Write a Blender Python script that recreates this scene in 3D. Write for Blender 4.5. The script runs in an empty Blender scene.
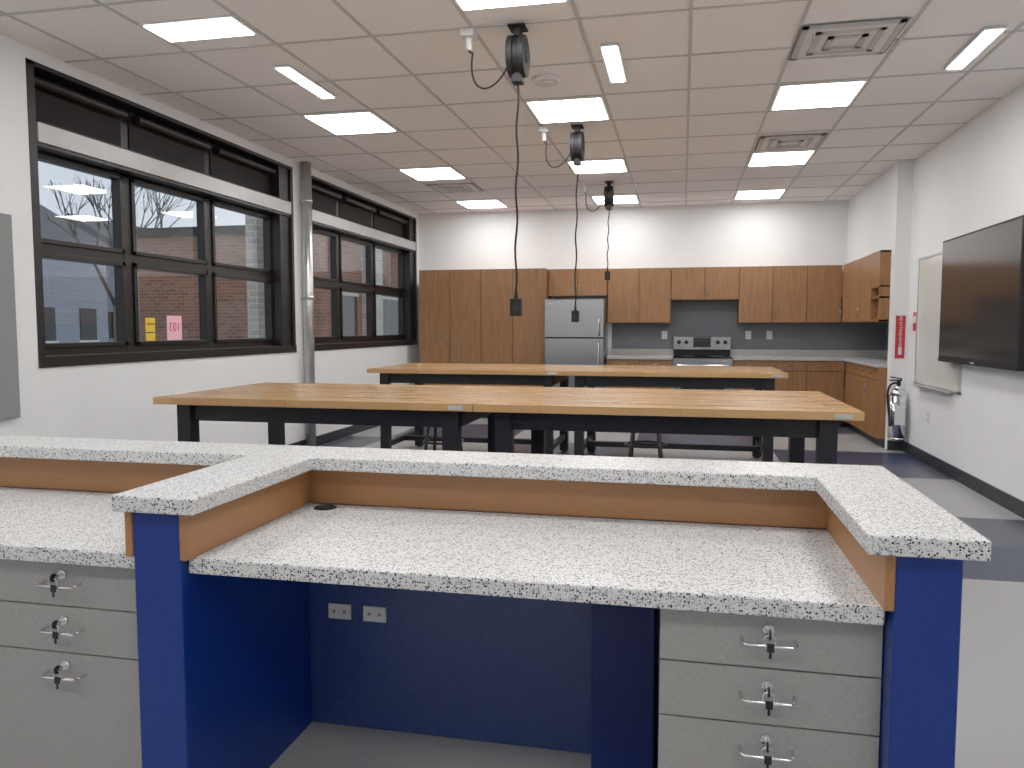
import bpy, bmesh, math, random
from mathutils import Vector, Matrix
random.seed(4)
scn=bpy.context.scene
try:
    scn.view_settings.view_transform='Standard'
    scn.view_settings.exposure=.48
    scn.view_settings.gamma=1.2
except Exception: pass

# ---------------------------------------------------------------- materials
def newmat(name):
    m=bpy.data.materials.new(name); m.use_nodes=True
    nt=m.node_tree; nt.nodes.clear()
    out=nt.nodes.new('ShaderNodeOutputMaterial')
    p=nt.nodes.new('ShaderNodeBsdfPrincipled')
    nt.links.new(p.outputs[0],out.inputs[0])
    return m,nt,p,out
def pos(nt,scale=(1,1,1)):
    g=nt.nodes.new('ShaderNodeNewGeometry')
    mp=nt.nodes.new('ShaderNodeMapping'); mp.inputs['Scale'].default_value=scale
    nt.links.new(g.outputs['Position'],mp.inputs['Vector'])
    return mp.outputs[0]
def math_(nt,op,a,b=None):
    n=nt.nodes.new('ShaderNodeMath'); n.operation=op
    for i,v in enumerate((a,b)):
        if v is None: continue
        if isinstance(v,(int,float)): n.inputs[i].default_value=v
        else: nt.links.new(v,n.inputs[i])
    return n.outputs[0]
def mix(nt,fac,a,b):
    n=nt.nodes.new('ShaderNodeMix'); n.data_type='RGBA'
    for idx,v in ((0,fac),(6,a),(7,b)):
        if isinstance(v,(int,float)): n.inputs[idx].default_value=v
        elif isinstance(v,tuple): n.inputs[idx].default_value=(v[0],v[1],v[2],1)
        else: nt.links.new(v,n.inputs[idx])
    return n.outputs[2]
def noise(nt,vec,scale,detail=2,rough=.5):
    n=nt.nodes.new('ShaderNodeTexNoise'); n.inputs['Scale'].default_value=scale
    n.inputs['Detail'].default_value=detail; n.inputs['Roughness'].default_value=rough
    nt.links.new(vec,n.inputs['Vector']); return n.outputs['Fac']
def ramp(nt,fac,lo,hi):
    n=nt.nodes.new('ShaderNodeMapRange'); n.inputs[1].default_value=lo; n.inputs[2].default_value=hi
    nt.links.new(fac,n.inputs[0]); return n.outputs[0]
def mk(name,c1,c2=None,scale=(1,1,1),ns=8,rough=.5,metal=0,detail=2,lo=.3,hi=.7,bump=0,spec=.5):
    m,nt,p,o=newmat(name)
    if c2 is None: c2=tuple(x*.93 for x in c1)
    f=ramp(nt,noise(nt,pos(nt,scale),ns,detail),lo,hi)
    nt.links.new(mix(nt,f,c1,c2),p.inputs['Base Color'])
    p.inputs['Roughness'].default_value=rough; p.inputs['Metallic'].default_value=metal
    p.inputs['Specular IOR Level'].default_value=spec
    return m
def emis(name,col,st):
    m,nt,p,o=newmat(name)
    p.inputs['Base Color'].default_value=(*col,1)
    p.inputs['Emission Color'].default_value=(*col,1); p.inputs['Emission Strength'].default_value=st
    return m

M={}
M['wall']=mk('wall_paint',(.76,.765,.77),(.73,.735,.74),ns=3,rough=.6)
M['ceil']=mk('ceiling_tile',(.90,.885,.87),(.80,.785,.77),ns=120,rough=.9,detail=3)
M['grid']=mk('ceiling_grid_metal',(.52,.52,.51),ns=4,rough=.5)
M['frame']=mk('window_frame_bronze',(.007,.006,.006),(.011,.0095,.009),ns=10,rough=.4,spec=.3)
M['blind']=mk('roller_blind_fabric',(.007,.006,.006),(.013,.012,.011),scale=(1,1,6),ns=90,rough=.8,spec=.3)
M['valance']=mk('valance_aluminium',(.44,.44,.44),(.38,.38,.38),ns=5,rough=.35)
M['pipe']=mk('pipe_metal',(.6,.6,.6),(.5,.5,.5),ns=9,rough=.3,metal=.8)
M['base']=mk('baseboard_rubber',(.012,.014,.021),ns=6,rough=.5)
M['panelgrey']=mk('tackboard_fabric',(.24,.25,.26),(.17,.18,.19),ns=260,rough=.95)
M['cab']=mk('cabinet_wood',(.295,.132,.047),(.205,.086,.028),scale=(9,9,.7),ns=5,rough=.4,detail=5)
M['cabdark']=mk('cabinet_gap',(.025,.012,.005),ns=5,rough=.7)
M['steel']=mk('stainless_steel',(.40,.41,.43),(.33,.34,.36),scale=(60,60,.8),ns=6,rough=.26,metal=1)
M['chrome']=mk('chrome',(.75,.75,.76),ns=5,rough=.15,metal=1)
M['black']=mk('black_plastic',(.005,.005,.006),(.008,.008,.009),ns=20,rough=.6,spec=.25)
M['blackglass']=mk('black_glass',(.006,.006,.007),ns=3,rough=.08)
M['screen']=mk('tv_screen_glass',(.026,.022,.019),(.019,.017,.015),ns=2,rough=.14)
M['tablesteel']=mk('table_leg_steel',(.005,.0055,.0085),(.008,.008,.012),ns=8,rough=.45,spec=.3)
M['splash']=mk('backsplash_paint',(.115,.13,.147),(.10,.114,.13),ns=4,rough=.55)
M['counter']=mk('kitchen_counter_laminate',(.44,.44,.44),(.36,.36,.36),ns=70,rough=.3)
M['white']=mk('white_plastic',(.70,.70,.69),ns=10,rough=.4)
M['slat']=mk('diffuser_slat_metal',(.50,.50,.50),ns=10,rough=.5)
M['wboard']=mk('whiteboard_surface',(.62,.61,.58),ns=2,rough=.12)
M['blue']=mk('royal_blue_laminate',(.0022,.020,.165),(.003,.025,.195),ns=60,rough=.35,detail=3,spec=.3)
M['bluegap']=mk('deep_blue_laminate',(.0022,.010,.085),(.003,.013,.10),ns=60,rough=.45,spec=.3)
M['bluereflect']=mk('blue_laminate_with_reflections',(.011,.028,.13),(.022,.045,.175),ns=90,rough=.35,detail=4)  # desk blue with greyish reflections on the back panel put into its colour
M['mdf']=mk('maple_laminate_edge',(.34,.150,.053),(.28,.118,.039),ns=160,rough=.45,detail=3)
M['red']=mk('red_sign',(.50,.012,.02),ns=5,rough=.4)
M['yellow']=mk('yellow_sign',(.8,.52,.02),ns=5,rough=.5)
M['pink']=mk('pink_sign',(.85,.45,.54),ns=5,rough=.5)
M['asphalt']=mk('asphalt',(.24,.25,.26),(.33,.34,.35),ns=3,rough=.9)
M['siding']=mk('house_siding',(.34,.37,.43),(.26,.29,.34),scale=(.2,.2,9),ns=2,rough=.8)
M['roof']=mk('roof_shingle',(.09,.09,.10),ns=20,rough=.9)
M['bark']=mk('tree_bark',(.10,.09,.08),ns=20,rough=.9)
M['label']=mk('metal_label',(.4,.42,.45),ns=6,rough=.4)
M['seat']=mk('stool_seat',(.008,.010,.018),ns=6,rough=.5)
M['redtext']=mk('red_lettering',(.6,.01,.04),ns=5,rough=.5)
M['panel']=emis('light_diffuser',(1,.985,.96),12)
M['strip']=emis('reflection_strip_glow',(1,.99,.98),12)  # glow of the added strips that imitate reflected corridor lights

# drawer laminate : woven taupe
m,nt,p,o=newmat('woven_grey_laminate')
f1=noise(nt,pos(nt,(14,14,220)),5,2); f2=noise(nt,pos(nt,(220,220,14)),5,2)
f=ramp(nt,math_(nt,'ADD',f1,f2),.75,1.25)
nt.links.new(mix(nt,f,(.205,.20,.196),(.33,.322,.315)),p.inputs['Base Color']); p.inputs['Roughness'].default_value=.45
M['drawer']=m
# terrazzo solid surface
m,nt,p,o=newmat('speckled_solid_surface')
def specks(scale,thr,pres):
    v=nt.nodes.new('ShaderNodeTexVoronoi'); v.inputs['Scale'].default_value=scale
    nt.links.new(pos(nt),v.inputs['Vector'])
    s=nt.nodes.new('ShaderNodeSeparateColor'); nt.links.new(v.outputs['Color'],s.inputs[0])
    a=math_(nt,'LESS_THAN',v.outputs['Distance'],thr); b=math_(nt,'LESS_THAN',s.outputs[0],pres)
    return math_(nt,'MULTIPLY',a,b),s.outputs[1]
a1,g1=specks(185,.46,.45); a2,g2=specks(320,.46,.45)
col=mix(nt,a2,(.63,.63,.625),mix(nt,g2,(.07,.075,.11),(.42,.41,.40)))
col=mix(nt,a1,col,mix(nt,ramp(nt,g1,.3,.85),(.006,.008,.022),(.28,.29,.34)))
nt.links.new(col,p.inputs['Base Color']); p.inputs['Roughness'].default_value=.35; p.inputs['Specular IOR Level'].default_value=.3
M['terrazzo']=m
# butcher block
m,nt,p,o=newmat('butcher_block')
b=nt.nodes.new('ShaderNodeTexBrick'); nt.links.new(pos(nt),b.inputs['Vector'])
b.inputs['Color1'].default_value=(.56,.33,.14,1); b.inputs['Color2'].default_value=(.40,.21,.077,1)
b.inputs['Mortar'].default_value=(.28,.135,.045,1); b.inputs['Scale'].default_value=1
b.inputs['Mortar Size'].default_value=.0012; b.inputs['Brick Width'].default_value=.7; b.inputs['Row Height'].default_value=.042
f=noise(nt,pos(nt,(2,40,40)),4,4)
nt.links.new(mix(nt,math_(nt,'MULTIPLY',f,.3),b.outputs[0],(.34,.16,.05)),p.inputs['Base Color']); p.inputs['Roughness'].default_value=.22
M['butcher']=m
# floor: large colour-blocked vinyl
m,nt,p,o=newmat('floor_vinyl_tiles')
g=nt.nodes.new('ShaderNodeNewGeometry'); mp=nt.nodes.new('ShaderNodeMapping')
mp.inputs['Location'].default_value=(-.95/1.45,-4.38/1.45,0); mp.inputs['Scale'].default_value=(1/1.45,1/1.45,0)
nt.links.new(g.outputs['Position'],mp.inputs['Vector'])
fl=nt.nodes.new('ShaderNodeVectorMath'); fl.operation='FLOOR'; nt.links.new(mp.outputs[0],fl.inputs[0])
sp=nt.nodes.new('ShaderNodeSeparateXYZ'); nt.links.new(fl.outputs[0],sp.inputs[0])
par=math_(nt,'PINGPONG',math_(nt,'ADD',sp.outputs[0],sp.outputs[1]),1)
par=math_(nt,'MAXIMUM',par,math_(nt,'LESS_THAN',sp.outputs[1],-.5))
wn=nt.nodes.new('ShaderNodeTexWhiteNoise'); 
mp2=nt.nodes.new('ShaderNodeMapping'); mp2.inputs['Location'].default_value=(-.95/1.45,-4.38/1.45,0); mp2.inputs['Scale'].default_value=(1/1.45,2/1.45,0)
nt.links.new(g.outputs['Position'],mp2.inputs['Vector']); fl2=nt.nodes.new('ShaderNodeVectorMath'); fl2.operation='FLOOR'; nt.links.new(mp2.outputs[0],fl2.inputs[0])
nt.links.new(fl2.outputs[0],wn.inputs['Vector'])
dark=mix(nt,wn.outputs['Value'],(.007,.018,.06),(.055,.06,.08))
light=mix(nt,noise(nt,pos(nt),140,3),(.27,.27,.275),(.33,.33,.335))
nt.links.new(mix(nt,par,dark,light),p.inputs['Base Color']); p.inputs['Roughness'].default_value=.35
M['floor']=m
# brick
def brick(name,c1,c2,mo):
    m,nt,p,o=newmat(name)
    g=nt.nodes.new('ShaderNodeNewGeometry'); s=nt.nodes.new('ShaderNodeSeparateXYZ'); nt.links.new(g.outputs['Position'],s.inputs[0])
    c=nt.nodes.new('ShaderNodeCombineXYZ'); nt.links.new(math_(nt,'ADD',s.outputs[0],s.outputs[1]),c.inputs[0]); nt.links.new(s.outputs[2],c.inputs[1])
    b=nt.nodes.new('ShaderNodeTexBrick'); nt.links.new(c.outputs[0],b.inputs['Vector'])
    b.inputs['Color1'].default_value=(*c1,1); b.inputs['Color2'].default_value=(*c2,1); b.inputs['Mortar'].default_value=(*mo,1)
    b.inputs['Scale'].default_value=1; b.inputs['Brick Width'].default_value=.22; b.inputs['Row Height'].default_value=.08; b.inputs['Mortar Size'].default_value=.006
    nt.links.new(b.outputs[0],p.inputs['Base Color']); p.inputs['Roughness'].default_value=.9
    return m
M['brick']=brick('brown_brick',(.24,.105,.06),(.13,.06,.038),(.26,.20,.16))
M['palebrick']=brick('pale_brick',(.50,.48,.42),(.38,.36,.31),(.6,.58,.54))
# glass
m,nt,p,o=newmat('window_glass'); nt.nodes.remove(p)
tr=nt.nodes.new('ShaderNodeBsdfTransparent'); tr.inputs[0].default_value=(.86,.88,.90,1)
gl=nt.nodes.new('ShaderNodeBsdfGlossy'); gl.inputs['Roughness'].default_value=.01
lw=nt.nodes.new('ShaderNodeLayerWeight'); lw.inputs[0].default_value=.5
fc=math_(nt,'ADD',math_(nt,'MULTIPLY',math_(nt,'POWER',lw.outputs['Facing'],5),.7),.06)
mx=nt.nodes.new('ShaderNodeMixShader'); nt.links.new(fc,mx.inputs[0]); nt.links.new(tr.outputs[0],mx.inputs[1]); nt.links.new(gl.outputs[0],mx.inputs[2])
nt.links.new(mx.outputs[0],o.inputs[0]); M['glass']=m

# ---------------------------------------------------------------- builder
class B:
    def __init__(s,name): s.name=name; s.bm=bmesh.new(); s.mats=[]
    def mi(s,k):
        if k not in s.mats: s.mats.append(k)
        return s.mats.index(k)
    def box(s,x0,x1,y0,y1,z0,z1,mat,rot=None):
        vs=[s.bm.verts.new((x,y,z)) for x in (x0,x1) for y in (y0,y1) for z in (z0,z1)]
        if rot:
            c=Vector(((x0+x1)/2,(y0+y1)/2,(z0+z1)/2))
            for v in vs: v.co=rot@(v.co-c)+c
        i=s.mi(mat)
        for f in ((0,1,3,2),(4,6,7,5),(0,4,5,1),(2,3,7,6),(0,2,6,4),(1,5,7,3)):
            fc=s.bm.faces.new([vs[j] for j in f]); fc.material_index=i
        return s
    def prism(s,pts,z0,z1,mat):
        i=s.mi(mat)
        lo=[s.bm.verts.new((x,y,z0)) for x,y in pts]; hi=[s.bm.verts.new((x,y,z1)) for x,y in pts]
        n=len(pts)
        s.bm.faces.new(lo[::-1]).material_index=i; s.bm.faces.new(hi).material_index=i
        for k in range(n): s.bm.faces.new((lo[k],lo[(k+1)%n],hi[(k+1)%n],hi[k])).material_index=i
        return s
    def cyl(s,p0,p1,r,mat,seg=16,r2=None):
        p0=Vector(p0);p1=Vector(p1);d=p1-p0; L=d.length
        if L<1e-6: return s
        r2=r if r2 is None else r2
        q=d.to_track_quat('Z','Y').to_matrix(); i=s.mi(mat)
        a=[s.bm.verts.new(p0+q@Vector((r*math.cos(t),r*math.sin(t),0))) for t in [2*math.pi*k/seg for k in range(seg)]]
        b=[s.bm.verts.new(p1+q@Vector((r2*math.cos(t),r2*math.sin(t),0))) for t in [2*math.pi*k/seg for k in range(seg)]]
        s.bm.faces.new(a[::-1]).material_index=i; s.bm.faces.new(b).material_index=i
        for k in range(seg):
            f=s.bm.faces.new((a[k],a[(k+1)%seg],b[(k+1)%seg],b[k])); f.material_index=i; f.smooth=True
        return s
    def tube(s,pts,r,mat,seg=8):
        pts=[Vector(p) for p in pts]; i=s.mi(mat); rings=[]
        for k,p in enumerate(pts):
            d=(pts[min(k+1,len(pts)-1)]-pts[max(k-1,0)]).normalized()
            ref=Vector((0,1,0)) if abs(d.y)<.9 else Vector((1,0,0))
            u=d.cross(ref).normalized(); w=d.cross(u)
            rings.append([s.bm.verts.new(p+u*r*math.cos(2*math.pi*j/seg)+w*r*math.sin(2*math.pi*j/seg)) for j in range(seg)])
        for A,C in zip(rings,rings[1:]):
            for j in range(seg):
                f=s.bm.faces.new((A[j],A[(j+1)%seg],C[(j+1)%seg],C[j])); f.material_index=i; f.smooth=True
        s.bm.faces.new(rings[0]).material_index=i; s.bm.faces.new(rings[-1]).material_index=i
        return s
    def done(s,bevel=0):
        bmesh.ops.recalc_face_normals(s.bm,faces=s.bm.faces)
        xs=[v.co for v in s.bm.verts]
        c=Vector(((min(v.x for v in xs)+max(v.x for v in xs))/2,(min(v.y for v in xs)+max(v.y for v in xs))/2,min(v.z for v in xs)))
        for v in s.bm.verts: v.co-=c
        me=bpy.data.meshes.new(s.name); s.bm.to_mesh(me); s.bm.free()
        for k in s.mats: me.materials.append(M[k])
        o=bpy.data.objects.new(s.name,me); o.location=c; scn.collection.objects.link(o)
        if bevel:
            b=o.modifiers.new('bevel','BEVEL'); b.width=bevel; b.segments=2; b.limit_method='ANGLE'; b.angle_limit=math.radians(50)
        return o
def text(parent,name,body,size,loc,rot,mat,mirror=False,align='CENTER'):
    c=bpy.data.curves.new(name,'FONT'); c.body=body; c.size=size; c.align_x=align; c.align_y='CENTER'; c.extrude=.0005
    c.materials.append(M[mat]); o=bpy.data.objects.new(name,c); scn.collection.objects.link(o)
    o.parent=parent; o.location=Vector(loc)-parent.location; o.rotation_euler=rot
    if mirror: o.scale=(-1,1,1)
    return o

ZC=3.02; XL=-3.93; XR=2.31; YB=11.38; Y0=-1.6
# ---------------------------------------------------------------- shell
B('floor').box(-4.2,2.8,Y0-.1,YB+.12,-.1,0,'floor').done()
B('ceiling').box(-4.2,2.8,Y0-.1,YB+.12,ZC,ZC+.1,'ceil').done()
B('wall_back').box(-4.2,2.8,YB,YB+.12,0,ZC,'wall').done()
B('wall_front').box(-4.2,2.8,Y0-.1,Y0,0,ZC,'wall').done()
ZS=1.07; ZT=2.94
wl=B('wall_left')
wl.box(-4.2,XL,Y0,YB,0,ZS,'wall').box(-4.2,XL,Y0,YB,ZT,ZC,'wall')
wl.box(-4.2,XL,Y0,4.13,ZS,ZT,'wall').box(-4.2,XL,7.46,7.80,ZS,ZT,'wall').box(-4.2,XL,11.27,YB,ZS,ZT,'wall').done()
wr=B('wall_right')
wr.box(XR,2.5,Y0,8.9,0,ZC,'wall').box(2.16,2.8,8.9,9.05,0,ZC,'wall')
wr.box(2.16,2.8,9.05,YB,2.135,ZC,'wall').box(2.68,2.8,9.05,YB,0,2.135,'wall').done()
B('baseboard_right').box(XR-.012,XR,Y0,8.888,0,.11,'base').box(2.148,XR,8.888,8.9,0,.11,'base').done()
B('baseboard_left').box(XL,XL+.012,Y0,YB,0,.11,'base').done()
B('trim_backsplash').box(-1.0,2.68,YB-.008,YB,.93,1.72,'splash').box(2.672,2.68,9.05,YB-.01,.93,1.37,'splash').done()
# ceiling grid
PX=.6125; PY=.7257; gx=[-.9+PX/2+k*PX for k in range(-6,7)]; gy=[4.09+PY/2+k*PY for k in range(-9,11)]
g=B('ceiling_grid')
for x in gx:
    if XL<x<XR: g.box(x-.010,x+.010,Y0,YB,ZC-.006,ZC,'grid')
for y in gy:
    if Y0<y<YB: g.box(XL,XR if y<8.9 else 2.16,y-.010,y+.010,ZC-.0055,ZC,'grid')
g.done()

# windows
def window(n,y0,y1,m1,m2):
    w=B('window_%d'%n); xi=-4.14; xo=-4.06
    w.box(-4.2,XL+.005,y0,y0+.06,ZS,ZT,'frame').box(-4.2,XL+.005,y1-.05,y1,ZS,ZT,'frame')
    w.box(-4.2,XL+.012,y0,y1,ZS-.02,ZS+.05,'frame').box(-4.2,XL+.005,y0,y1,ZT-.03,ZT,'frame')
    w.box(xi,xo,y0+.05,y1-.05,2.42,2.52,'frame')
    w.box(xi,XL-.02,y1-.24,y1-.05,ZS,ZT,'frame')
    for q in (m1,m2): w.box(xi,xo,q-.045,q+.045,ZS,ZT,'frame')
    for a,b in ((y0+.05,m1-.045),(m1+.045,m2-.045),(m2+.045,y1-.24)):
        w.box(xi,xo,a,b,1.79,1.85,'frame').box(xi,xo,a,b,ZS+.04,ZS+.10,'frame')
        for (z0,z1) in ((1.17,1.79),(1.85,2.42)):
            w.box(xi+.02,xo+.015,a,a+.035,z0,z1,'frame').box(xi+.02,xo+.015,b-.035,b,z0,z1,'frame')
            w.box(xi+.02,xo+.015,a,b,z1-.035,z1,'frame').box(xi+.02,xo+.015,a,b,z0,z0+.03,'frame')
            w.box(-4.105,-4.10,a+.03,b-.03,z0+.02,z1-.03,'glass')
        w.box(-4.07,-4.05,a,b,2.52,ZT-.03,'blind')
        w.cyl((-4.0,a+.02,ZT-.09),(-4.0,b-.02,ZT-.09),.035,'frame',12)
    w.done(.003)
    v=B('trim_%d'%n)
    v.box(-4.03,XL+.012,y0+.065,y1-.06,2.455,2.575,'valance').box(-4.03,XL+.016,y0+.065,y1-.06,2.575,2.585,'frame').box(-4.03,XL+.0,y0+.065,y1-.06,2.43,2.452,'frame')
    v.done(.003)
window(1,4.13,7.46,5.14,6.17)
window(2,7.80,11.27,8.80,9.87)
pp=B('drain_pipe'); pp.cyl((-3.86,7.62,0),(-3.86,7.62,ZC),.055,'pipe',20)
for z in (.6,1.6,2.6): pp.cyl((-3.86,7.62,z),(-3.86,7.62,z+.04),.061,'pipe',20); pp.box(XL,-3.86,7.605,7.635,z+.005,z+.035,'pipe')
pp.done()
t=B('acoustic_panel'); t.box(XL+.001,XL+.03,2.9,3.95,.76,1.97,'panelgrey').box(XL+.001,XL+.031,2.895,2.905,.755,1.975,'grid').done(.004)
s=B('window_sign'); s.box(-4.099,-4.097,5.62,5.81,1.19,1.40,'pink'); s=s.done()
text(s,'number_text','103',.10,(-4.0955,5.715,1.305),(math.radians(90),0,math.radians(90)),'redtext',True)
s=B('caution_sticker'); s.box(-4.099,-4.097,5.36,5.47,1.27,1.38,'yellow').box(-4.099,-4.097,5.36,5.47,1.2,1.26,'yellow'); s=s.done()
text(s,'caution_text','CAUTION',.02,(-4.0955,5.415,1.33),(math.radians(90),0,math.radians(90)),'black',True)

# ---------------------------------------------------------------- ceiling items
for x in (-.9-3*PX,-.9,-.9+3*PX):
    for y in (-.35,1.78,3.88,6.25,8.44,10.62):
        l=B('ceiling_light_panel'); a=PX/2-.012; b=.315
        if x<-2 and y==3.88: y=4.13; b=.14
        l.box(x-a,x+a,y-b,y+b,ZC-.012,ZC,'white').box(x-a+.02,x+a-.02,y-b+.02,y+b-.02,ZC-.016,ZC-.012,'panel').done()
for x,y in ((-2.59,5.15),(-.46,5.22),(1.72,5.42)):  # added glowing strips in place of corridor lights mirrored in glass, not fixtures
    l=B('corridor_light_reflection'); l.box(x-.06,x+.06,y-.36,y+.36,ZC-.02,ZC-.006,'white').box(x-.045,x+.045,y-.34,y+.34,ZC-.024,ZC-.02,'strip').done()
def diffuser(x,y):
    d=B('air_diffuser'); z=ZC-.006
    for k,(a,b) in enumerate(((.275,.275),(.19,.19),(.11,.11))):
        w=.035; zz=z-.012-.004*k
        d.box(x-a,x+a,y-b,y-b+w,zz,z,'slat').box(x-a,x+a,y+b-w,y+b,zz,z,'slat').box(x-a,x-a+w,y-b,y+b,zz,z,'slat').box(x+a-w,x+a,y-b,y+b,zz,z,'slat')
    d.box(x-.29,x+.29,y-.29,y+.29,z-.002,z,'panelgrey').box(x-.245,x+.245,y-.245,y+.245,z-.010,z-.006,'white')
    d.done()
for q in ((.92,5.1),(.94,7.74),(-2.74,9.35)): diffuser(*q)
sd=B('smoke_detector'); sd.cyl((-.95,5.45,ZC-.03),(-.95,5.45,ZC),.09,'white',24,.10).cyl((-.95,5.45,ZC-.045),(-.95,5.45,ZC-.03),.05,'white',24,.06).done()

def bez(p0,p1,p2,p3,n=18):
    out=[]
    for k in range(n+1):
        t=k/n; out.append(tuple((1-t)**3*p0[i]+3*(1-t)**2*t*p1[i]+3*(1-t)*t*t*p2[i]+t**3*p3[i] for i in range(3)))
    return out
def reel(x,y,zend,r=.115):
    o=B('retractable_cord_reel'); zt=ZC-.006
    o.box(x-.05,x+.05,y-.06,y+.06,zt-.012,zt,'black').box(x-.02,x+.02,y-.04,y+.04,zt-.06,zt-.01,'black')
    zc=zt-.05-r
    o.cyl((x-.05,y,zc),(x-.015,y,zc),r,'black',32).cyl((x-.015,y,zc),(x+.015,y,zc),r*.9,'black',32).cyl((x+.015,y,zc),(x+.05,y,zc),r,'black',32)
    o.cyl((x-.058,y,zc),(x+.058,y,zc),.04,'black',20)
    o.box(x-.03,x+.03,y-.04,y+.04,zc-r-.035,zc-r+.02,'black')
    z0=zc-r-.03
    pts=[(x+.006*math.sin(k*.9)*(k>0)-.012*k/24,y,z0+(zend+.12-z0)*k/24) for k in range(25)]
    o.tube(pts,.0065,'black')
    xe=pts[-1][0]
    o.cyl((xe,y,zend+.07),(xe,y,zend+.13),.012,'black',12,.007)
    o.box(xe-.032,xe+.032,y-.025,y+.025,zend-.03,zend+.07,'black').box(xe-.02,xe+.02,y-.026,y+.026,zend+.0,zend+.04,'tablesteel')
    c=bez((x-.045,y,zc-.02),(x-.13,y,zc-.22),(x-.30,y,zc-.22),(x-.27,y,zc+.02))+bez((x-.27,y,zc+.02),(x-.26,y,zc+.06),(x-.29,y,zt-.14),(x-.29,y,zt-.10),8)[1:]
    o.tube(c,.0055,'black')
    o.cyl((x-.29,y,zt-.11),(x-.29,y,zt-.04),.018,'white',12,.022)
    o.box(x-.33,x-.25,y-.05,y+.05,zt-.04,zt,'white')
    o.done(.003)
reel(-.945,4.49,1.40); reel(-.90,6.75,1.38,.12); reel(-.87,9.35,1.90,.12)

# ---------------------------------------------------------------- kitchen
def cabinet(name,x0,x1,y0,y1,z0,z1,doors,side='y',drawer=0,handles='bottom',toe=0):
    c=B(name); 
    if side=='y':
        c.box(x0,x1,y0+.02,y1,z0+toe,z1,'cab').box(x0+.005,x1-.005,y0+.016,y0+.021,z0+toe+.002,z1-.002,'cabdark')
        if toe: c.box(x0,x1,y0+.08,y1,z0,z0+toe,'base')
        w=(x1-x0)/doors
        for k in range(doors):
            a=x0+k*w+.004; b=x0+(k+1)*w-.004; zt=z1-.004
            if drawer:
                c.box(a,b,y0,y0+.018,z1-.004-drawer,z1-.004,'cab'); zt=z1-.012-drawer
                m=(a+b)/2; c.cyl((m-.05,y0-.025,z1-drawer/2),(m+.05,y0-.025,z1-drawer/2),.004,'steel',8)
                for q in (-.05,.05): c.cyl((m+q,y0-.025,z1-drawer/2),(m+q,y0,z1-drawer/2),.004,'steel',8)
            c.box(a,b,y0,y0+.018,z0+toe+.004,zt,'cab')
            hx=b-.03 if k%2==0 else a+.03
            zh={'bottom':z0+.06,'mid':(z0+z1)/2-.05,'top':zt-.16}[handles]
            c.cyl((hx,y0-.025,zh),(hx,y0-.025,zh+.1),.003,'steel',8)
            for q in (0,.1): c.cyl((hx,y0-.025,zh+q),(hx,y0,zh+q),.003,'steel',8)
    else:
        c.box(x0+.02,x1,y0,y1,z0+toe,z1,'cab').box(x0+.016,x0+.021,y0+.005,y1-.005,z0+toe+.002,z1-.002,'cabdark')
        if toe: c.box(x0+.08,x1,y0,y1,z0,z0+toe,'base')
        w=(y1-y0)/doors
        for k in range(doors):
            a=y0+k*w+.004; b=y0+(k+1)*w-.004; zt=z1-.004
            if drawer:
                c.box(x0,x0+.018,a,b,z1-.004-drawer,z1-.004,'cab'); zt=z1-.012-drawer
                m=(a+b)/2; c.cyl((x0-.025,m-.05,z1-drawer/2),(x0-.025,m+.05,z1-drawer/2),.004,'steel',8)
                for q in (-.05,.05): c.cyl((x0-.025,m+q,z1-drawer/2),(x0,m+q,z1-drawer/2),.004,'steel',8)
            c.box(x0,x0+.018,a,b,z0+toe+.004,zt,'cab')
            hy=b-.03 if k%2==0 else a+.03
            zh={'bottom':z0+.06,'mid':(z0+z1)/2-.05,'top':zt-.16}[handles]
            c.cyl((x0-.025,hy,zh),(x0-.025,hy,zh+.1),.004,'steel',8)
            for q in (0,.1): c.cyl((x0-.025,hy,zh+q),(x0,hy,zh+q),.004,'steel',8)
    return c.done(.0015)
YC=YB-.002
cabinet('tall_storage_cabinet',-3.72,-2.80,10.77,YC,0,2.13,2,handles='mid',toe=.1)
cabinet('tall_storage_cabinet',-2.798,-1.88,10.77,YC,0,2.13,2,handles='mid',toe=.1)
cabinet('over_fridge_cabinet',-1.87,-1.04,10.98,YC,1.75,2.13,2)
cabinet('upper_cabinet',-1.035,-.165,11.05,YB-.009,1.37,2.13,2)
cabinet('upper_cabinet',-.16,.74,11.05,YB-.009,1.685,2.13,2)
cabinet('upper_cabinet',.745,2.05,11.05,YB-.009,1.37,2.13,3)
cabinet('base_cabinet',-1.01,-.125,10.77,YB-.009,0,.872,2,drawer=.13,handles='top',toe=.1)
cabinet('base_cabinet',.665,2.06,10.77,YB-.009,0,.872,3,drawer=.13,handles='top',toe=.1)
cabinet('base_cabinet',2.065,2.67,9.055,10.76,0,.872,4,side='x',drawer=.13,handles='top',toe=.1)
cabinet('upper_cabinet',2.055,2.67,9.45,11.04,1.37,2.13,3,side='x')
c=B('open_shelf_unit'); x0,x1,y0,y1=2.055,2.67,9.055,9.445
for a,b in ((y0,y0+.02),(y1-.02,y1)): c.box(x0,x1,a,b,1.37,2.13,'cab')
for z in (1.37,1.62,1.74,2.11): c.box(x0,x1,y0,y1,z,z+.02,'cab')
c.box(x1-.3,x1-.28,y0,y1,1.37,2.13,'cab').box(x0-.002,x0+.016,y0+.004,y1-.004,1.76,2.126,'cab').done()
k=B('kitchen_countertop')
k.box(-1.01,-.125,10.74,YB-.009,.874,.912,'counter').box(-1.01,-.125,YB-.03,YB-.009,.912,1.0,'counter')
k.prism([(.665,10.74),(2.035,10.74),(2.035,9.055),(2.67,9.055),(2.67,YB-.009),(.665,YB-.009)],.874,.912,'counter')
k.box(.665,2.67,YB-.03,YB-.009,.912,1.0,'counter').box(2.65,2.67,9.06,YB-.03,.912,1.0,'counter').done(.003)
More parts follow.
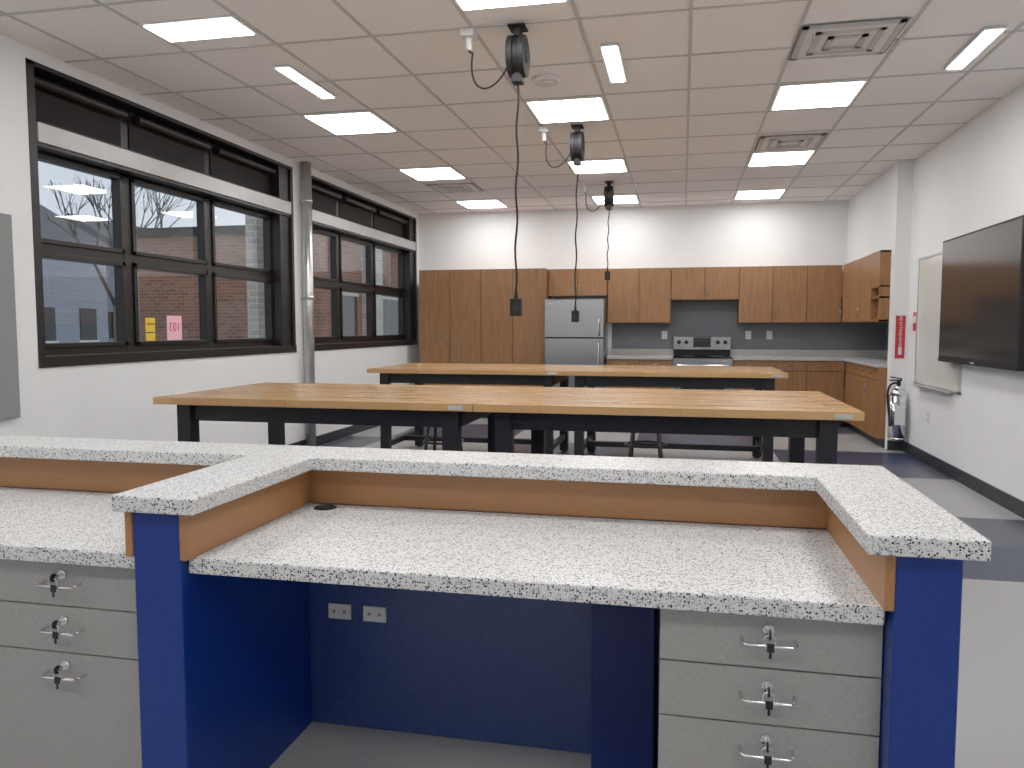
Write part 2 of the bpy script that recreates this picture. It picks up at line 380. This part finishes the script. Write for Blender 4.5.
f=B('sink_faucet'); f.cyl((2.55,9.7,.913),(2.55,9.7,.94),.025,'chrome'); f.tube(bez((2.55,9.7,.93),(2.55,9.7,1.3),(2.36,9.7,1.3),(2.36,9.7,1.1)),.011,'chrome').done()
f=B('refrigerator'); x0,x1,yf=-1.85,-1.045,10.60
f.box(x0+.005,x1-.005,yf+.07,YB-.03,.03,1.69,'steel').box(x0+.02,x1-.02,yf+.09,YB-.05,0,.03,'black')
f.box(x0,x1,yf,yf+.065,1.175,1.69,'steel').box(x0,x1,yf,yf+.065,.08,1.155,'steel').box(x0+.01,x1-.01,yf+.06,yf+.07,.05,1.68,'black').box(x0+.005,x1-.005,yf+.01,yf+.06,1.15,1.18,'black')
for z0,z1 in ((1.2,1.45),(.72,1.12)):
    f.tube([(x1-.06,yf,z0),(x1-.06,yf-.045,z0+.02),(x1-.06,yf-.05,(z0+z1)/2),(x1-.06,yf-.045,z1-.02),(x1-.06,yf,z1)],.013,'chrome',10)
f.box(x0+.04,x0+.14,yf-.003,yf,1.62,1.64,'label').done(.006)
r=B('electric_range'); x0,x1,yf=-.115,.655,10.72
r.box(x0,x1,yf+.03,YB-.03,.06,.895,'steel').box(x0+.02,x1-.02,yf+.06,YB-.05,0,.06,'black')
r.box(x0,x1,yf+.0,YB-.1,.895,.915,'blackglass').box(x0,x1,yf+.0,yf+.03,.27,.86,'steel').box(x0+.1,x1-.1,yf-.004,yf+.0,.42,.72,'blackglass').box(x0,x1,yf,yf+.03,.07,.255,'steel')
r.cyl((x0+.05,yf-.045,.80),(x1-.05,yf-.045,.80),.012,'chrome',12)
for q in (x0+.07,x1-.07): r.cyl((q,yf-.045,.80),(q,yf,.80),.01,'chrome',8)
r.box(x0,x1,YB-.11,YB-.03,.915,1.0,'black').box(x0,x1,YB-.12,YB-.03,1.0,1.19,'steel').box(.15,.39,YB-.124,YB-.12,1.03,1.17,'blackglass').box(x0+.01,x1-.01,YB-.123,YB-.12,1.175,1.188,'blackglass')
for q in (x0+.07,x0+.17,x1-.17,x1-.07): r.cyl((q,YB-.15,1.10),(q,YB-.12,1.10),.025,'black',16,.03)
for q,w,rr in ((.08,10.87,.1),(.46,10.87,.08),(.08,11.1,.08),(.46,11.1,.1)): r.cyl((q,w,.915),(q,w,.9165),rr,'black',24)
r.done(.003)
def outlet(x,y,z,side,w=.075,h=.115):
    o=B('electrical_outlet')
    if side=='y':
        o.box(x-w/2,x+w/2,y-.006,y,z-h/2,z+h/2,'white')
        for q in (-.025,.025): o.box(x-.017,x+.017,y-.009,y-.006,z+q-.014,z+q+.014,'white').box(x-.009,x-.005,y-.0095,y-.009,z+q-.006,z+q+.006,'black').box(x+.005,x+.009,y-.0095,y-.009,z+q-.006,z+q+.006,'black')
    else:
        o.box(x-.006,x,y-w/2,y+w/2,z-h/2,z+h/2,'white')
        for q in (-.025,.025): o.box(x-.009,x-.006,y-.017,y+.017,z+q-.014,z+q+.014,'white').box(x-.0095,x-.009,y-.009,y-.005,z+q-.006,z+q+.006,'black').box(x-.0095,x-.009,y+.005,y+.009,z+q-.006,z+q+.006,'black')
    o.done(.001)
for x in (-.25,.9,1.18): outlet(x,YB-.009,1.2,'y')
outlet(XR-.001,5.9,.5,'x'); outlet(XR-.001,8.1,.45,'x')

# ---------------------------------------------------------------- right wall things
tv=B('flat_screen_television'); xf=2.20
tv.box(xf,xf+.06,5.83,7.49,1.01,2.05,'black').box(xf-.003,xf,5.85,7.47,1.06,2.035,'screen').box(xf-.004,xf,5.83,7.49,1.01,1.05,'black')
tv.box(xf+.06,XR-.001,6.3,7.0,1.3,1.75,'black').box(xf-.006,xf-.003,6.62,6.70,1.02,1.035,'label').done(.004)
c=B('hanging_cable'); c.tube(bez((2.24,7.50,1.5),(2.25,7.6,1.6),(2.25,7.62,1.3),(2.25,7.55,1.25)),.006,'black').done()
XQ=XR-.001
w=B('whiteboard'); w.box(XQ-.015,XQ,7.25,8.5,.76,1.97,'wboard')
for a in ((7.23,7.25,.74,1.99),(8.5,8.52,.74,1.99)): w.box(XQ-.022,XQ,*a,'pipe')
w.box(XQ-.022,XQ,7.23,8.52,.74,.76,'pipe').box(XQ-.022,XQ,7.23,8.52,1.97,1.99,'pipe').box(XQ-.08,XQ,7.4,8.4,.735,.745,'pipe').done()
s=B('fire_extinguisher_sign'); s.box(2.19,2.285,8.894,8.899,.98,1.43,'red').box(2.222,2.253,8.892,8.894,1.02,1.1,'white'); s=s.done()
text(s,'sign_text','FIRE EXTINGUISHER',.04,(2.237,8.891,1.27),(math.radians(90),math.radians(90),0),'white')
s=B('extinguisher_instruction_tag'); s.box(XQ-.005,XQ,8.58,8.7,1.27,1.46,'red').box(XQ-.007,XQ-.005,8.6,8.68,1.35,1.42,'white').done()
e=B('fire_extinguisher'); x,y=2.205,8.76
e.cyl((x,y,.16),(x,y,.60),.088,'chrome',32).cyl((x,y,.60),(x,y,.66),.088,'chrome',32,.05).cyl((x,y,.66),(x,y,.70),.05,'chrome',24,.022).cyl((x,y,.13),(x,y,.16),.07,'chrome',32,.088)
e.cyl((x,y,.70),(x,y,.75),.02,'black',16).box(x-.09,x+.03,y-.012,y+.012,.75,.765,'black').box(x-.085,x+.03,y-.01,y+.01,.775,.788,'black',Matrix.Rotation(math.radians(10),3,'Y'))
e.tube(bez((x-.02,y,.73),(x-.16,y-.03,.74),(x-.10,y-.05,.5),(x-.085,y-.06,.28)),.012,'black').box(x-.05,x+.05,y-.0885,y-.08,.3,.5,'white').box(x-.03,x+.03,y+.08,8.899,.5,.56,'steel').done()

# ---------------------------------------------------------------- work tables
def table(x0,x1,y0,y1,z=.91):
    t=B('butcher_block_worktable'); th=.040
    t.box(x0,x1,y0,y1,z-th,z,'butcher')
    i=.10; L=.085; a=z-th
    t.box(x0+i,x1-i,y0+i,y0+i+.03,a-.10,a,'tablesteel').box(x0+i,x1-i,y1-i-.03,y1-i,a-.10,a,'tablesteel')
    t.box(x0+i,x0+i+.03,y0+i,y1-i,a-.10,a,'tablesteel').box(x1-i-.03,x1-i,y0+i,y1-i,a-.10,a,'tablesteel')
    for xx in (x0+i,x1-i-L):
        for yy in (y0+i-.03,y1-i-L+.03):
            t.box(xx,xx+L,yy,yy+L,.015,a,'tablesteel').cyl((xx+L/2,yy+L/2,0),(xx+L/2,yy+L/2,.016),.03,'black',16)
        t.box(xx+.02,xx+L-.02,y0+i,y1-i,.14,.19,'tablesteel')
    t.box(x0+i+.03,x1-i-.03,(y0+y1)/2-.03,(y0+y1)/2+.03,.14,.19,'tablesteel')
    t.box(x1-.13,x1-.05,y0-.002,y0,z-.033,z-.012,'label')
    t.done(.003)
table(-2.92,-1.052,3.86,5.08); table(-1.048,.83,3.86,5.08)
table(-2.95,-1.062,7.0,8.22); table(-1.058,.89,7.0,8.22)
def stool(x,y,h=.66):
    s=B('round_stool'); s.cyl((x,y,h-.035),(x,y,h),.17,'seat',28).cyl((x,y,h-.05),(x,y,h-.035),.13,'tablesteel',20)
    for k in range(4):
        a=math.pi/4+k*math.pi/2
        s.tube([(x+.12*math.cos(a),y+.12*math.sin(a),h-.035),(x+.2*math.cos(a),y+.2*math.sin(a),0.0)],.013,'tablesteel',8)
    for z,r in ((.22,.176),(.45,.146)):
        s.tube([(x+r*math.cos(t*math.pi/12),y+r*math.sin(t*math.pi/12),z) for t in range(25)],.009,'tablesteel',6)
    s.done()
for q in ((-.25,5.75),(-1.75,5.6)): stool(*q)

# ---------------------------------------------------------------- reception desk
d=B('reception_desk')
ZL=.90; LT=.04; ZW=.74; WT=.04; yf=1.60
xa,xb=-1.335,-1.115; xc,xd=.358,.575; yb0,yb1=2.205,2.425; XE=-3.1
d.prism([(XE,yb0),(xa,yb0),(xa,yf),(xb,yf),(xb,yb0),(xc,yb0),(xc,yf),(xd,yf),(xd,yb1),(XE,yb1)],ZL-LT,ZL,'terrazzo')
zt=ZL-LT
d.box(xa+.03,xb-.06,yf+.035,2.29,0,zt,'blue').box(xc+.06,xd-.035,yf+.035,2.29,0,zt,'blue').box(XE,xd-.035,2.295,2.40,0,zt,'bluereflect')
e0=ZW
d.box(xb-.06,xb-.04,yf+.03,2.275,e0,zt,'mdf').box(xc+.04,xc+.06,yf+.03,2.275,e0,zt,'mdf').box(xb-.06,xc+.06,2.275,2.295,e0,zt,'mdf')
d.box(xa+.01,xa+.03,yf+.03,2.275,e0,zt,'mdf').box(XE,xa+.03,2.275,2.295,e0,zt,'mdf')
d.box(xb-.058,xc+.050,1.66,2.275,ZW-WT,ZW,'terrazzo').box(XE,xa+.028,1.66,2.275,ZW-WT,ZW,'terrazzo')
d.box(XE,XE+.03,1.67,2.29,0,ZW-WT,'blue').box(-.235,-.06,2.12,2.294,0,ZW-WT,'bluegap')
d.done(.004)
gm=B('cable_grommet'); gm.cyl((-1.08,2.22,ZW+.0005),(-1.08,2.22,ZW+.004),.036,'black',28,.033).cyl((-1.08,2.22,ZW+.004),(-1.08,2.22,ZW+.005),.02,'tablesteel',20).done()
def pedestal(x0,x1):
    p=B('drawer_pedestal'); y=1.70; top=.698
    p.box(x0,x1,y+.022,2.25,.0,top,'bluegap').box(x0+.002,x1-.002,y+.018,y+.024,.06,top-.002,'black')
    m=(x0+x1)/2
    for z0,z1,hz in ((.575,top-.004,.638),(.45,.571,.515),(.085,.446,.395)):
        p.box(x0+.002,x1-.002,y,y+.02,z0,z1,'drawer')
        w=.055
        pts=[(m-w,y,hz),(m-w,y-.022,hz-.002),(m-w+.008,y-.032,hz-.003),(m+w-.008,y-.032,hz-.003),(m+w,y-.022,hz-.002),(m+w,y,hz)]
        p.tube(pts,.004,'chrome',10)
        lz=hz+.022
        p.cyl((m,y-.008,lz),(m,y,lz),.012,'chrome',20).cyl((m,y-.03,lz),(m,y-.008,lz),.004,'chrome',8)
        p.cyl((m-.002,y-.034,lz),(m+.002,y-.034,lz),.011,'tablesteel',16)
        p.tube([(m+.012*math.cos(t*math.pi/8),y-.036,lz-.012+.012*math.sin(t*math.pi/8)) for t in range(17)],.0012,'chrome',6)
        p.box(m-.002,m+.004,y-.038,y-.036,lz-.050,lz-.022,'tablesteel').box(m-.006,m+.009,y-.039,y-.035,lz-.036,lz-.018,'tablesteel')
    p.done(.0015)
pedestal(-.04,.417); pedestal(-1.83,-1.308)
for x in (-1.07,-.95):
    o=B('data_outlet_plate'); y,z=2.294,.385
    o.box(x-.038,x+.038,y-.006,y,z-.024,z+.024,'white')
    for q in (-.018,.018): o.box(x+q-.012,x+q+.012,y-.008,y-.006,z-.014,z+.014,'white').box(x+q-.005,x+q+.005,y-.0085,y-.008,z-.004,z+.006,'panelgrey')
    o.done(.001)

# ---------------------------------------------------------------- outside
B('ground').box(-80,-4.2,-30,80,-.35,-.25,'asphalt').done()
h=B('brick_building'); h.box(-13,-8.2,16.8,30,-.25,3.5,'brick').box(-13.1,-8.1,16.7,30.1,3.5,3.7,'frame')
for y in (17.6,20.5,23,25.5): h.box(-8.22,-8.16,y,y+1.2,.7,2.1,'blackglass').box(-8.23,-8.14,y-.06,y+1.26,2.1,2.18,'palebrick').box(-8.23,-8.14,y-.06,y+1.26,.62,.7,'palebrick')
h.box(-8.2,-7.9,19.2,19.9,-.25,3.5,'palebrick').done()
B('brick_pier').box(-5.25,-5.1,8.75,9.2,-.25,4,'palebrick').box(-5.3,-5.05,8.7,9.25,-.25,.2,'palebrick').done()
def house(x,y,w,dd,z,mt='siding'):
    o=B('house'); o.box(x-w,x,y,y+dd,-.25,z,mt)
    i=o.mi('roof'); v=[o.bm.verts.new(c) for c in ((x+.3,y-.3,z),(x+.3,y+dd+.3,z),(x-w-.3,y+dd+.3,z),(x-w-.3,y-.3,z),(x-w/2,y-.3,z+2.4),(x-w/2,y+dd+.3,z+2.4))]
    for f in ((0,1,5,4),(2,3,4,5),(0,4,3),(1,2,5),(0,3,2,1)): o.bm.faces.new([v[k] for k in f]).material_index=i
    for k in range(int(dd//2.2)):
        yy=y+.8+k*2.2
        for zz in (.8,3.4):
            if zz+1.3<z: o.box(x-.05,x+.04,yy,yy+.9,zz,zz+1.3,'blackglass').box(x-.02,x+.06,yy-.1,yy+1.0,zz-.1,zz,'white')
    for k in range(int(w//2.4)):
        for zz in (.8,3.4):
            if zz+1.3<z: o.box(x-w+.8+k*2.4,x-w+1.7+k*2.4,y-.04,y+.05,zz,zz+1.3,'blackglass')
    o.done()
house(-24,20,8,9,4.6); house(-26,34,8,9,4.6)
def tree(x,y,h):
    t=B('bare_tree')
    def br(p,d,l,r,n):
        q=p+d*l; t.cyl(p,q,r,'bark',6,r*.7)
        if n==0: return
        for k in range(3 if n>1 else 2):
            a=Vector((random.uniform(-1,1),random.uniform(-1,1),random.uniform(-.1,.8)))
            br(q,(d*.9+a*.65).normalized(),l*random.uniform(.62,.8),r*.62,n-1)
    br(Vector((x,y,-.25)),Vector((0,0,1)),h*.3,.10,5); t.done()
tree(-15,12,6.5); tree(-17.5,21.5,7.5)

# ---------------------------------------------------------------- world + camera
w=bpy.data.worlds.new('overcast_sky'); scn.world=w; w.use_nodes=True; nt=w.node_tree
bg=nt.nodes['Background']; bg.inputs[1].default_value=1.0
tc=nt.nodes.new('ShaderNodeTexCoord'); n=nt.nodes.new('ShaderNodeTexNoise'); n.inputs['Scale'].default_value=3
nt.links.new(tc.outputs['Generated'],n.inputs['Vector'])
c=nt.nodes.new('ShaderNodeValToRGB'); nt.links.new(n.outputs['Fac'],c.inputs[0])
c.color_ramp.elements[0].color=(.50,.56,.63,1); c.color_ramp.elements[1].color=(.80,.85,.90,1); c.color_ramp.elements[0].position=.3; c.color_ramp.elements[1].position=.7
nt.links.new(c.outputs[0],bg.inputs[0])
cd=bpy.data.cameras.new('camera'); cd.lens=780/1024*36; cd.sensor_width=36; cd.clip_start=.02; cd.clip_end=300
co=bpy.data.objects.new('camera',cd); scn.collection.objects.link(co)
co.location=(0,0,1.3); co.rotation_euler=(math.radians(90-4.11),0,math.radians(12.3)); scn.camera=co
